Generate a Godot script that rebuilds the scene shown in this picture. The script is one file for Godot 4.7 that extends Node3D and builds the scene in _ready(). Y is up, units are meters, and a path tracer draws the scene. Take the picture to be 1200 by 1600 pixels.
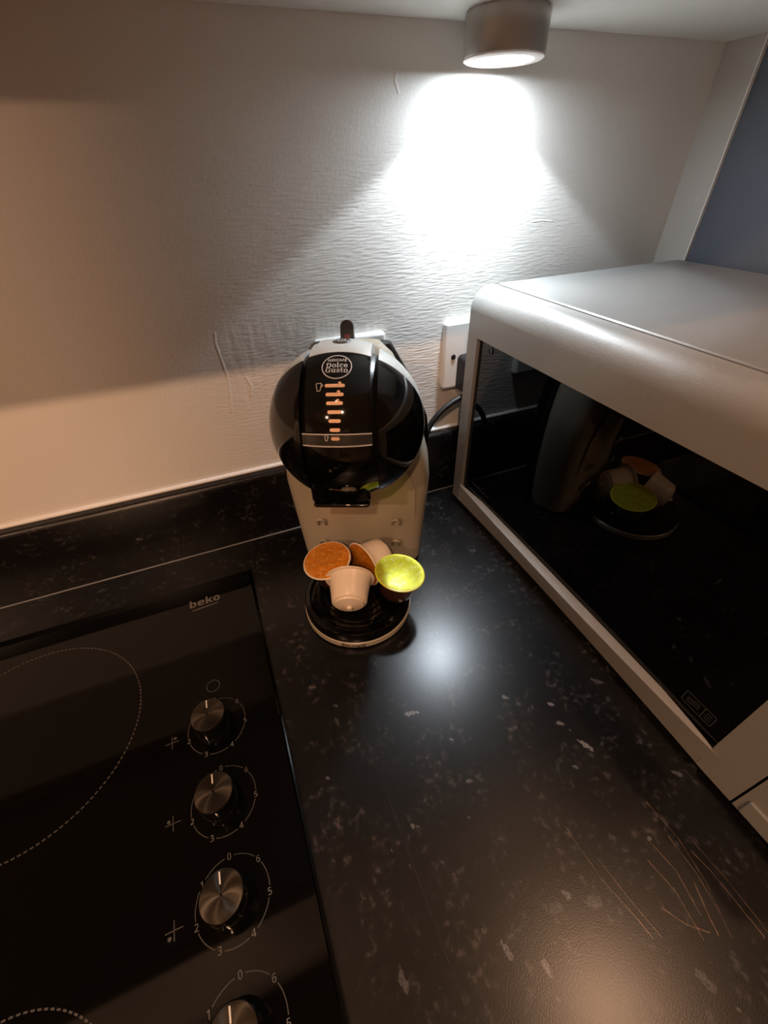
extends Node3D
# A corner of a kitchen worktop at night: coffee machine, microwave, hob and a small lamp under the wall cabinet.
# Units are metres. Heights inside the builders are measured from the worktop, which lies WT above the floor.

const WT := 0.91
const WALL := -0.4864      # face of the back wall
const SIDE := 0.6056       # face of the right wall
const UNDER := 0.4972      # underside of the wall cabinet

var M := {}

# ------------------------------------------------------------------ helpers
func P(x: float, y: float, z: float) -> Vector3:
	return Vector3(x, y + WT, z)

func C(r: float, g: float, b: float, a := 1.0) -> Color:
	return Color(r / 255.0, g / 255.0, b / 255.0, a)

func mat(called: String, color: Color, rough := 0.6, metal := 0.0, spec := 0.5) -> StandardMaterial3D:
	var m := StandardMaterial3D.new()
	m.resource_name = called
	m.albedo_color = color
	m.roughness = rough
	m.metallic = metal
	m.metallic_specular = spec
	M[called] = m
	return m

func begin() -> SurfaceTool:
	var st := SurfaceTool.new()
	st.begin(Mesh.PRIMITIVE_TRIANGLES)
	st.set_smooth_group(-1)
	return st

func obj(called: String, st: SurfaceTool, m: Material, parent: Node = self) -> MeshInstance3D:
	st.generate_normals()
	return obj_mesh(called, st.commit(), m, parent)

func obj_mesh(called: String, mesh: Mesh, m: Material, parent: Node = self) -> MeshInstance3D:
	var o := MeshInstance3D.new()
	o.mesh = mesh
	o.material_override = m
	o.name = free_name(called, parent)
	parent.add_child(o, true)
	return o

func free_name(called: String, parent: Node) -> String:
	if parent.get_node_or_null(called) == null:
		return called
	var k := 1
	while parent.get_node_or_null("%s_%03d" % [called, k]) != null:
		k += 1
	return "%s_%03d" % [called, k]

func thing(called: String, label: String, category: String, at: Vector3, turn := 0.0, group := "") -> Node3D:
	var o := Node3D.new()
	o.name = free_name(called, self)
	add_child(o, true)
	o.position = at
	o.rotation.y = turn
	tag(o, label, category, group)
	return o

func tag(o: Node, label: String, category: String, group := "") -> void:
	o.set_meta("label", label)
	o.set_meta("category", category)
	if group != "":
		o.set_meta("group", group)

func struct(o: Node, label: String, category: String) -> Node:
	o.set_meta("kind", "structure")
	tag(o, label, category)
	return o

# a triangle whose front looks along «out»
func tri(st: SurfaceTool, a: Vector3, b: Vector3, c: Vector3, out: Vector3) -> void:
	if (a - c).cross(a - b).dot(out) < 0.0:
		var t := b
		b = c
		c = t
	st.add_vertex(a)
	st.add_vertex(b)
	st.add_vertex(c)

func quad(st: SurfaceTool, a: Vector3, b: Vector3, c: Vector3, d: Vector3, out: Vector3) -> void:
	tri(st, a, b, c, out)
	tri(st, a, c, d, out)

func box(st: SurfaceTool, lo: Vector3, hi: Vector3, xf := Transform3D()) -> void:
	st.set_smooth_group(-1)
	var p := []
	for i in 8:
		p.append(xf * Vector3(hi.x if i & 1 else lo.x, hi.y if i & 2 else lo.y, hi.z if i & 4 else lo.z))
	quad(st, p[0], p[2], p[6], p[4], xf.basis * Vector3.LEFT)
	quad(st, p[1], p[3], p[7], p[5], xf.basis * Vector3.RIGHT)
	quad(st, p[0], p[1], p[5], p[4], xf.basis * Vector3.DOWN)
	quad(st, p[2], p[3], p[7], p[6], xf.basis * Vector3.UP)
	quad(st, p[0], p[1], p[3], p[2], xf.basis * Vector3.FORWARD)
	quad(st, p[4], p[5], p[7], p[6], xf.basis * Vector3.BACK)

# rings of equally many points joined one after another; hard[i] says that the surface breaks at ring i
func rings(st: SurfaceTool, loops: Array, hard: Array, cap_low := true, cap_high := true, closed := true) -> void:
	var g := 1
	for i in loops.size() - 1:
		if i > 0 and hard[i]:
			g += 1
		st.set_smooth_group(g)
		var a: PackedVector3Array = loops[i]
		var b: PackedVector3Array = loops[i + 1]
		var n := a.size()
		for k in (n if closed else n - 1):
			var j := (k + 1) % n
			# loops run counter-clockwise seen from the end they advance towards
			st.add_vertex(a[k]); st.add_vertex(b[k]); st.add_vertex(b[j])
			st.add_vertex(a[k]); st.add_vertex(b[j]); st.add_vertex(a[j])
	for e in 2:
		if (e == 0 and not cap_low) or (e == 1 and not cap_high):
			continue
		var l: PackedVector3Array = loops[0] if e == 0 else loops[-1]
		var inner: PackedVector3Array = loops[1] if e == 0 else loops[-2]
		var c := Vector3.ZERO
		var ci := Vector3.ZERO
		for v in l:
			c += v / l.size()
		for v in inner:
			ci += v / inner.size()
		st.set_smooth_group(-1)
		for k in l.size():
			var j := (k + 1) % l.size()
			if e == 0:
				st.add_vertex(c); st.add_vertex(l[k]); st.add_vertex(l[j])
			else:
				st.add_vertex(c); st.add_vertex(l[j]); st.add_vertex(l[k])

func circle(r: float, y: float, n: int, xf := Transform3D()) -> PackedVector3Array:
	var out := PackedVector3Array()
	for k in n:
		var a := TAU * k / n
		out.append(xf * Vector3(r * cos(a), y, -r * sin(a)))
	return out

# profile: points (radius, height) from the bottom up the outside
func lathe(st: SurfaceTool, profile: Array, n := 48, xf := Transform3D(), cap_low := true, cap_high := true) -> void:
	var loops := []
	var hard := []
	for i in profile.size():
		loops.append(circle(maxf(profile[i].x, 0.00002), profile[i].y, n, xf))
		var sharp := false
		if i > 0 and i < profile.size() - 1:
			var u: Vector2 = (profile[i] - profile[i - 1]).normalized()
			var v: Vector2 = (profile[i + 1] - profile[i]).normalized()
			sharp = u.dot(v) < 0.8
		hard.append(sharp)
	rings(st, loops, hard, cap_low, cap_high)

func rrect(hw: float, hd: float, r: float, y: float, xf := Transform3D(), seg := 6) -> PackedVector3Array:
	var out := PackedVector3Array()
	r = clampf(r, 0.00005, minf(hw, hd) - 0.00001)
	for q in 4:
		var cx: float = (hw - r) * [1, -1, -1, 1][q]
		var cz: float = (hd - r) * [-1, -1, 1, 1][q]
		for k in seg + 1:
			var a := PI / 2 * (q + float(k) / seg)
			out.append(xf * Vector3(cx + r * cos(a), y, cz - r * sin(a)))
	return out

# a rounded slab standing on y = 0 of xf: half width, half depth, corner radius, height, edge bevel
func slab(st: SurfaceTool, hw: float, hd: float, r: float, h: float, bevel: float, xf := Transform3D(), low_bevel := 0.0) -> void:
	var loops := []
	if low_bevel > 0.0:
		loops.append(rrect(hw - low_bevel, hd - low_bevel, r - low_bevel, 0, xf))
	loops.append(rrect(hw, hd, r, low_bevel, xf))
	var steps := 3
	for k in steps + 1:
		var a := PI / 2 * k / steps
		loops.append(rrect(hw - bevel * (1 - cos(a)), hd - bevel * (1 - cos(a)), r - bevel * (1 - cos(a)), h - bevel + bevel * sin(a), xf))
	var hard := []
	for i in loops.size():
		hard.append(i == 1 and low_bevel > 0.0 or low_bevel == 0.0 and i == 0)
	rings(st, loops, hard)

func tube(st: SurfaceTool, path: PackedVector3Array, r: float, n := 10, r_end := -1.0) -> void:
	var loops := []
	var hard := []
	var side := Vector3.ZERO
	for i in path.size():
		var t := (path[mini(i + 1, path.size() - 1)] - path[maxi(i - 1, 0)]).normalized()
		if side == Vector3.ZERO:
			side = t.cross(Vector3.UP if absf(t.y) < 0.9 else Vector3.RIGHT).normalized()
		side = (side - t * side.dot(t)).normalized()
		var other := t.cross(side)
		var rr := r if r_end < 0 else lerpf(r, r_end, float(i) / (path.size() - 1))
		var l := PackedVector3Array()
		for k in n:
			var a := TAU * k / n
			l.append(path[i] + side * rr * cos(a) + other * rr * sin(a))
		loops.append(l)
		hard.append(false)
	rings(st, loops, hard)

func smooth_path(pts: Array, per := 8) -> PackedVector3Array:
	var out := PackedVector3Array()
	for i in pts.size() - 1:
		var a: Vector3 = pts[maxi(i - 1, 0)]
		var d: Vector3 = pts[mini(i + 2, pts.size() - 1)]
		for k in per:
			out.append((pts[i] as Vector3).cubic_interpolate(pts[i + 1], a, d, float(k) / per))
	out.append(pts[-1])
	return out

# a flat ribbon of ink on a level surface
func ribbon(st: SurfaceTool, pts: PackedVector3Array, w: float, thick := 0.00012) -> void:
	st.set_smooth_group(-1)
	for i in pts.size() - 1:
		var t := (pts[i + 1] - pts[i]).normalized()
		var s := t.cross(Vector3.UP).normalized() * w / 2
		var up := Vector3.UP * thick
		quad(st, pts[i] - s + up, pts[i] + s + up, pts[i + 1] + s + up, pts[i + 1] - s + up, Vector3.UP)
		quad(st, pts[i] - s, pts[i] - s + up, pts[i + 1] - s + up, pts[i + 1] - s, -s)
		quad(st, pts[i] + s, pts[i] + s + up, pts[i + 1] + s + up, pts[i + 1] + s, s)

func arc_points(c: Vector3, r: float, a0: float, a1: float, n: int) -> PackedVector3Array:
	var out := PackedVector3Array()
	for k in n + 1:
		var a := lerpf(a0, a1, float(k) / n)     # 0 is away from the camera (-z), growing clockwise seen from above
		out.append(c + Vector3(sin(a), 0, -cos(a)) * r)
	return out

func words(text: String, height: float, serif := false, bold := true, depth := 0.0003) -> ArrayMesh:
	var t := TextMesh.new()
	var f := SystemFont.new()
	f.font_names = PackedStringArray(["Droid Serif" if serif else "Droid Sans"])
	f.font_weight = 700 if bold else 400
	t.font = f
	t.font_size = 64
	t.text = text
	# set large and scaled down: very small sizes are clamped
	var k := height / 46.0
	t.pixel_size = 1.0
	t.depth = depth / k
	t.curve_step = 1.0
	return bent(t, func(v: Vector3) -> Vector3: return v * k)

# «how» bends every vertex of a mesh
func bent(mesh: Mesh, how: Callable) -> ArrayMesh:
	var out := begin()
	for s in mesh.get_surface_count():
		var a := mesh.surface_get_arrays(s)
		var v: PackedVector3Array = a[Mesh.ARRAY_VERTEX]
		if a[Mesh.ARRAY_INDEX] != null and a[Mesh.ARRAY_INDEX].size() > 0:
			for i in a[Mesh.ARRAY_INDEX]:
				out.add_vertex(how.call(v[i]))
		else:
			for p in v:
				out.add_vertex(how.call(p))
	out.generate_normals()
	return out.commit()

func noise(sd: int, f: float, kind := FastNoiseLite.TYPE_SIMPLEX_SMOOTH, octaves := 3) -> FastNoiseLite:
	var n := FastNoiseLite.new()
	n.seed = sd
	n.frequency = f
	n.noise_type = kind
	n.fractal_octaves = octaves
	return n

func tex(im: Image) -> ImageTexture:
	return ImageTexture.create_from_image(im)

func bytes(n: FastNoiseLite, w: int, h: int, tw := 0, th := 0) -> PackedByteArray:
	var im := n.get_image(w, h, false, false, true)
	im.convert(Image.FORMAT_L8)
	if tw > 0:
		im.resize(tw, th, Image.INTERPOLATE_CUBIC)
	return im.get_data()

# ------------------------------------------------------------------ materials
func wall_relief() -> ImageTexture:
	# one tile is 1.31 m by 0.655 m: roller and brush streaks, a crosshatched patch, two cracks, grit
	var w := 2048
	var h := 1024
	var streak := bytes(noise(3, 0.24, FastNoiseLite.TYPE_SIMPLEX_SMOOTH, 3), 256, 1024, w, h)
	var upright := bytes(noise(5, 0.11, FastNoiseLite.TYPE_SIMPLEX_SMOOTH, 2), 1024, 128, w, h)
	var grit := bytes(noise(8, 0.16, FastNoiseLite.TYPE_SIMPLEX_SMOOTH, 2), w, h)
	var soft := bytes(noise(9, 0.006, FastNoiseLite.TYPE_SIMPLEX_SMOOTH, 3), w, h)
	var out := PackedByteArray()
	out.resize(w * h)
	for j in h:
		var y := (1.0 - float(j) / h) * 0.655
		for i in w:
			var x := -0.7 + 1.31 * i / w
			var k := j * w + i
			var amount := 0.30 + 0.75 * smoothstep(-0.06, 0.10, x) * smoothstep(0.50, 0.30, x) * smoothstep(0.46, 0.36, y)
			var hatch := smoothstep(-0.03, 0.03, x) * smoothstep(0.24, 0.17, x) * smoothstep(0.29, 0.27, y) * smoothstep(0.15, 0.22, y)
			var v := 110.0 + (streak[k] - 128.0) * 0.34 * amount + (upright[k] - 128.0) * 0.26 * hatch + (grit[k] - 128.0) * 0.10 + (soft[k] - 128.0) * 0.12
			out[k] = int(clampf(v, 0.0, 255.0))
	var im := Image.create_from_data(w, h, false, Image.FORMAT_L8, out)
	var cracks := [[Vector2(0.0043, 0.2727), Vector2(0.0025, 0.262), Vector2(0.0037, 0.2464), Vector2(0.0055, 0.225), Vector2(0.002, 0.20), Vector2(-0.0005, 0.1839)],
		[Vector2(0.0251, 0.2216), Vector2(0.0285, 0.21), Vector2(0.025, 0.1988)], [Vector2(0.2112, 0.468), Vector2(0.2095, 0.46), Vector2(0.213, 0.452)],
		[Vector2(0.385, 0.347), Vector2(0.4, 0.3475), Vector2(0.413, 0.346)]]
	for c in cracks:
		for i in c.size() - 1:
			for s in 60:
				var p: Vector2 = c[i].lerp(c[i + 1], s / 60.0)
				var px := int((p.x + 0.7) / 1.31 * w)
				var py := int((1.0 - p.y / 0.655) * h)
				for dx in range(-3, 4):
					var lift := 120 * exp(-dx * dx / 3.0)
					var old := im.get_pixel(px + dx, py).r
					im.set_pixel(px + dx, py, Color.WHITE * clampf(maxf(old, 0.43 + lift / 255.0), 0, 1))
	return tex(im)

func stone() -> Array:
	# worktop laminate, one tile is 1.0 m by 0.625 m: nearly black with brown clouds and pale chips
	var w := 2048
	var h := 1280
	var cloud := bytes(noise(21, 0.012, FastNoiseLite.TYPE_SIMPLEX_SMOOTH, 4), w, h)
	var mottle := bytes(noise(22, 0.055, FastNoiseLite.TYPE_SIMPLEX_SMOOTH, 4), w, h)
	var warm := bytes(noise(23, 0.006, FastNoiseLite.TYPE_SIMPLEX_SMOOTH, 3), w, h)
	var chip := bytes(noise(24, 0.030, FastNoiseLite.TYPE_CELLULAR, 1), w, h)
	var grain := bytes(noise(25, 0.5, FastNoiseLite.TYPE_SIMPLEX, 1), w, h)
	var out := PackedByteArray()
	out.resize(w * h * 3)
	var relief := PackedByteArray()
	relief.resize(w * h)
	for k in w * h:
		var c := cloud[k] / 255.0
		var m := mottle[k] / 255.0
		var b := warm[k] / 255.0
		var t := clampf((c - 0.44) * 2.6, 0.0, 1.0) * clampf((m - 0.36) * 2.4, 0.0, 1.0)
		var flake := clampf((m - 0.62) * 6.0, 0.0, 1.0) * clampf((c - 0.36) * 4.0, 0.0, 1.0) * 0.45
		var br := clampf((b - 0.35) * 2.5, 0.0, 1.0)
		var v := 13.0 + 27.0 * t + 52.0 * flake
		out[k * 3] = int(v * (1.0 + 0.10 * br))
		out[k * 3 + 1] = int(v * (0.98 - 0.01 * br))
		out[k * 3 + 2] = int(v * (1.02 - 0.10 * br))
		relief[k] = 90 + grain[k] / 5
	var im := Image.create_from_data(w, h, false, Image.FORMAT_RGB8, out)
	var ri := Image.create_from_data(w, h, false, Image.FORMAT_L8, relief)
	var rng := RandomNumberGenerator.new()
	rng.seed = 77
	var wob := noise(31, 0.09, FastNoiseLite.TYPE_SIMPLEX_SMOOTH, 3)
	# chips the photograph shows: x, z, length, width, turn, tone
	var spots := [[0.083, -0.166, 0.015, 0.005, 0.3, 150], [0.215, -0.080, 0.015, 0.005, 1.1, 150], [0.175, -0.144, 0.007, 0.004, 0.9, 130], [0.211, -0.122, 0.006, 0.004, 0.6, 140],
		[0.207, -0.104, 0.008, 0.004, 0.4, 130], [0.077, 0.0, 0.011, 0.004, 1.4, 125], [0.096, 0.015, 0.011, 0.004, 1.5, 135], [0.132, -0.007, 0.007, 0.004, 1.0, 120], [0.008, -0.014, 0.012, 0.005, 1.5, 95],
		[0.003, -0.227, 0.009, 0.005, 0.5, 105], [0.27, -0.032, 0.011, 0.004, 0.8, 110], [0.269, -0.122, 0.014, 0.004, 0.8, 95], [0.108, -0.13, 0.004, 0.0025, 1.0, 130], [0.184, 0.057, 0.014, 0.006, 1.2, 90],
		[0.147, 0.003, 0.014, 0.007, 0.2, 85], [0.212, -0.009, 0.004, 0.003, 0.3, 120], [0.048, -0.085, 0.004, 0.003, 0.7, 130], [-0.004, -0.143, 0.004, 0.003, 1.0, 110], [0.195, -0.069, 0.006, 0.003, 0.9, 110],
		[0.12, -0.005, 0.013, 0.006, 0.3, 70], [0.02, -0.2, 0.006, 0.003, 0.9, 90], [0.105, -0.095, 0.006, 0.003, 0.3, 110], [0.30, -0.055, 0.006, 0.003, 0.3, 100]]
	for i in 620:
		var big := rng.randf() < 0.06
		var l := rng.randf_range(0.004, 0.009) if big else rng.randf_range(0.0010, 0.0036)
		spots.append([rng.randf_range(-0.4, 0.6), rng.randf_range(-0.49, 0.135), l, l * rng.randf_range(0.25, 0.55), rng.randf_range(0.2, 1.5), rng.randf_range(48, 82) if big else rng.randf_range(50, 120)])
	for s in spots:
		var cx: float = (s[0] + 0.4) * w
		var cy: float = (s[1] + 0.49) / 0.625 * h
		var l: float = s[2] * 2048.0 * 0.5
		var d: float = s[3] * 2048.0 * 0.5
		var r := int(l * 1.5) + 2
		var ct: float = cos(s[4])
		var sn: float = sin(s[4])
		for dy in range(-r, r + 1):
			for dx in range(-r, r + 1):
				var u := (dx * ct + dy * sn) / l
				var q := (-dx * sn + dy * ct) / d
				var e := u * u + q * q + 1.1 * wob.get_noise_2d(cx + dx, cy + dy)
				if e < 1.0:
					var x := posmod(int(cx) + dx, w)
					var y := posmod(int(cy) + dy, h)
					var f := clampf((1.0 - e) * 3.0, 0.0, 0.85) * (0.75 + 0.5 * wob.get_noise_2d(3.0 * (cx + dx), 3.0 * (cy + dy) + 400.0))
					var base := im.get_pixel(x, y)
					var tone: float = s[5] / 255.0
					im.set_pixel(x, y, base.lerp(Color(tone * 1.01, tone, tone * 0.99), clampf(f, 0, 1)))
	# fine scratches worn into the surface, warm lamp glint painted into their colour
	var scratches := [[Vector2(0.158, -0.04), Vector2(0.161, -0.005), Vector2(0.168, 0.021), Vector2(0.17, 0.032)], [Vector2(0.234, 0.008), Vector2(0.237, 0.022), Vector2(0.2375, 0.043), Vector2(0.238, 0.059)],
		[Vector2(0.22, 0.022), Vector2(0.213, 0.04), Vector2(0.211, 0.047)], [Vector2(0.229, -0.028), Vector2(0.232, -0.001), Vector2(0.228, 0.025), Vector2(0.218, 0.051)], [Vector2(0.188, 0.023), Vector2(0.196, 0.035), Vector2(0.207, 0.044)],
		[Vector2(0.167, -0.015), Vector2(0.171, 0.011), Vector2(0.176, 0.034)], [Vector2(0.240, 0.0), Vector2(0.243, 0.03), Vector2(0.2425, 0.06)], [Vector2(0.226, -0.005), Vector2(0.226, 0.02), Vector2(0.222, 0.04)],
		[Vector2(0.2, 0.0), Vector2(0.204, 0.02), Vector2(0.2, 0.045)], [Vector2(0.21, -0.01), Vector2(0.214, 0.012), Vector2(0.209, 0.036)]]
	for c in scratches:
		for i in c.size() - 1:
			for s in 120:
				var p: Vector2 = c[i].lerp(c[i + 1], s / 120.0)
				var x := int((p.x + 0.4) * w)
				var y := int((p.y + 0.49) / 0.625 * h)
				ri.set_pixel(x, y, Color.WHITE * 0.62)
				ri.set_pixel(x + 1, y, Color.WHITE * 0.48)
				var worn_glint := 0.5 + 0.5 * wob.get_noise_2d(x * 0.6, y * 0.6)
				im.set_pixel(x, y, im.get_pixel(x, y).lerp(Color(0.62, 0.47, 0.34), 0.75 * worn_glint))
	return [tex(im), tex(ri)]

func brushed_grain(sd: int, long: int) -> ImageTexture:
	var im := noise(sd, 0.25, FastNoiseLite.TYPE_SIMPLEX, 3).get_image(512, 512 / long, false, false, true)
	im.convert(Image.FORMAT_L8)
	im.resize(512, 512, Image.INTERPOLATE_CUBIC)
	return tex(im)

func foil(base: Color, ink: Color, sd: int) -> ImageTexture:
	# printed lid: short lines of small marks scattered at a slant over the foil
	var n := 320
	var im := Image.create(n, n, false, Image.FORMAT_RGB8)
	im.fill(base)
	var shade := noise(sd + 5, 0.02, FastNoiseLite.TYPE_SIMPLEX_SMOOTH, 2)
	for y in n:
		for x in n:
			im.set_pixel(x, y, base.lerp(base.darkened(0.09), clampf(0.5 + shade.get_noise_2d(x, y), 0, 1)))
	var rng := RandomNumberGenerator.new()
	rng.seed = sd
	for row in 6:
		for col in 4:
			var cx := 30.0 + col * 76 + (row % 2) * 34 + rng.randf_range(-8, 8)
			var cy := 24.0 + row * 52 + rng.randf_range(-6, 6)
			var a := [-0.35, -0.35, 1.1, -0.35, 0.9][rng.randi() % 5] as float
			var big := rng.randf() < 0.4
			var letters := 3 + rng.randi() % 4
			var high := 26.0 if big else 14.0
			for l in letters:
				for stroke in 2:
					var u0 := (l - letters / 2.0) * high * 0.75
					for s in 40:
						var t := s / 39.0
						var u := u0 + (t * high * 0.45 if stroke == 1 else 0.0)
						var v := (t - 0.5) * high if stroke == 0 else (-0.5 + 0.5 * (l % 3)) * high
						for o in (3 if big else 2):
							var x := int(cx + u * cos(a) - v * sin(a)) + o
							var y := int(cy + u * sin(a) + v * cos(a))
							if x >= 0 and y >= 0 and x < n and y < n:
								im.set_pixel(x, y, im.get_pixel(x, y).lerp(ink, 0.55))
	return tex(im)

func make_materials() -> void:
	var m := mat("painted wall", C(228, 225, 218), 0.62)
	m.heightmap_enabled = true
	m.heightmap_texture = wall_relief()
	m.heightmap_scale = 0.10
	mat("plain wall", C(214, 208, 198), 0.7)
	mat("far wall", C(206, 198, 188), 0.8)
	mat("blue wall", C(84, 90, 101), 0.5)
	mat("shaded white trim", C(188, 184, 176), 0.5)  # wall paint of the corner strip, its shade put into the colour
	mat("sealant", C(240, 238, 232), 0.35)
	mat("cabinet white", C(230, 227, 220), 0.42)
	mat("floor wood", C(150, 118, 88), 0.5)
	var s := stone()
	m = mat("stone laminate", Color.WHITE, 0.275, 0.0, 0.5)
	m.albedo_texture = s[0]
	m.heightmap_enabled = true
	m.heightmap_texture = s[1]
	m.heightmap_scale = 0.014
	mat("grey bead", C(118, 116, 112), 0.4)
	mat("joint", C(10, 10, 10), 0.5)
	mat("hob glass", C(4, 4, 4), 0.05, 0.0, 0.36)
	mat("hob print", C(112, 109, 103), 0.5)
	mat("hob print dim", C(76, 73, 69), 0.5)
	mat("knob side", C(14, 13, 12), 0.12, 0.0, 0.6)
	m = mat("knob metal", C(92, 87, 80), 0.33, 1.0)
	m.anisotropy_enabled = true
	m.anisotropy = 0.9
	mat("marker", C(235, 225, 210), 0.4)
	m = mat("silver paint", C(154, 153, 149), 0.50, 0.3)
	var grit := noise(41, 0.6, FastNoiseLite.TYPE_SIMPLEX, 1).get_image(256, 256, false, true, true)
	grit.convert(Image.FORMAT_L8)
	m.heightmap_enabled = true
	m.heightmap_texture = tex(grit)
	m.heightmap_scale = 0.012
	m.uv1_triplanar = true
	m.uv1_scale = Vector3.ONE * 9.0
	m = mat("silver top", C(152, 152, 149), 0.44, 0.25)
	mat("groove", C(26, 26, 26), 0.6)
	mat("oven glass", C(4, 4, 5), 0.025, 0.0, 0.5)
	mat("oven print", C(74, 73, 70), 0.5)
	mat("gloss black", C(7, 7, 7), 0.055, 0.0, 0.55)
	mat("satin black", C(12, 12, 12), 0.3)
	mat("machine white", C(174, 166, 148), 0.26)
	mat("machine grey", C(202, 204, 198), 0.28)
	mat("button grey", C(66, 68, 68), 0.35)
	mat("red mark", C(170, 40, 40), 0.4)
	mat("logo silver", C(196, 192, 190), 0.35)
	mat("bar print", C(255, 206, 168), 0.5)
	m = mat("smoked tank", C(16, 17, 18), 0.08)
	m = mat("clear plastic", Color(0.9, 0.9, 0.9, 0.03), 0.06)
	m.transparency = BaseMaterial3D.TRANSPARENCY_ALPHA
	mat("capsule white", C(242, 226, 204), 0.3)
	mat("capsule shaded", C(54, 34, 24), 0.3)  # shadow on the cups below their lids, put into the colour
	mat("foil rim", C(236, 224, 200), 0.3)
	mat("foil rim lime", C(214, 216, 60), 0.3)
	m = mat("foil orange", Color.WHITE, 0.32, 0.25)
	m.albedo_texture = foil(C(232, 142, 30), C(255, 214, 150), 5)
	m = mat("foil lime", Color.WHITE, 0.26, 0.3)
	m.albedo_texture = foil(C(196, 200, 16), C(246, 246, 190), 9)
	mat("socket white", C(232, 231, 226), 0.3)
	mat("screw", C(90, 88, 84), 0.35, 0.9)
	mat("rubber", C(16, 16, 17), 0.5)
	m = mat("brushed nickel", C(168, 162, 154), 0.36, 0.45)
	m.roughness_texture = brushed_grain(51, 8)
	m.roughness = 0.62
	m.uv1_scale = Vector3(2, 1, 1)
	mat("lamp rim", C(240, 230, 222), 0.4)
	m = mat("lamp glow", C(255, 255, 255), 0.4)
	m.emission_enabled = true
	m.emission = C(236, 246, 255)
	m.emission_energy_multiplier = 2.2
	m = mat("led dot", C(255, 255, 255), 0.4)
	m.emission_enabled = true
	m.emission = C(255, 255, 255)
	m.emission_energy_multiplier = 6.0
	m = mat("warm glow", C(255, 230, 200), 0.4)
	m.emission_enabled = true
	m.emission = C(255, 206, 150)
	m.emission_energy_multiplier = 40.0
	mat("steel", C(170, 168, 164), 0.35, 0.9)

# ------------------------------------------------------------------ light
const E_BEAM := 0.066     # lamp under the cabinet: its cone
const E_NARROW := 0.06    # the same lamp: brighter middle of the cone
const E_SPILL := 0.055    # its diffuser
const E_WARM := [1.25, 1.6, 0.45, 0.3]   # ceiling spotlights
const E_HALL := 3.6  # unseen lamp added beyond the doorway
const LED := Color(0.91, 0.955, 1.0)
const WARM := Color(1.0, 0.78, 0.62)

func spot(called: String, at: Vector3, to: Vector3, energy: float, angle: float, blend: float, size: float, col: Color, parent: Node) -> void:
	var l := SpotLight3D.new()
	l.name = called
	l.light_energy = energy
	l.light_color = col
	l.spot_angle = angle
	l.spot_angle_attenuation = blend
	l.spot_range = 8.0
	l.spot_attenuation = 2.0
	l.light_size = size
	l.shadow_enabled = true
	parent.add_child(l, true)
	l.position = at
	var d := (to - at).normalized()
	var up := Vector3.UP if absf(d.y) < 0.9 else Vector3.BACK
	l.basis = Basis.looking_at(d, up)

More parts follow.
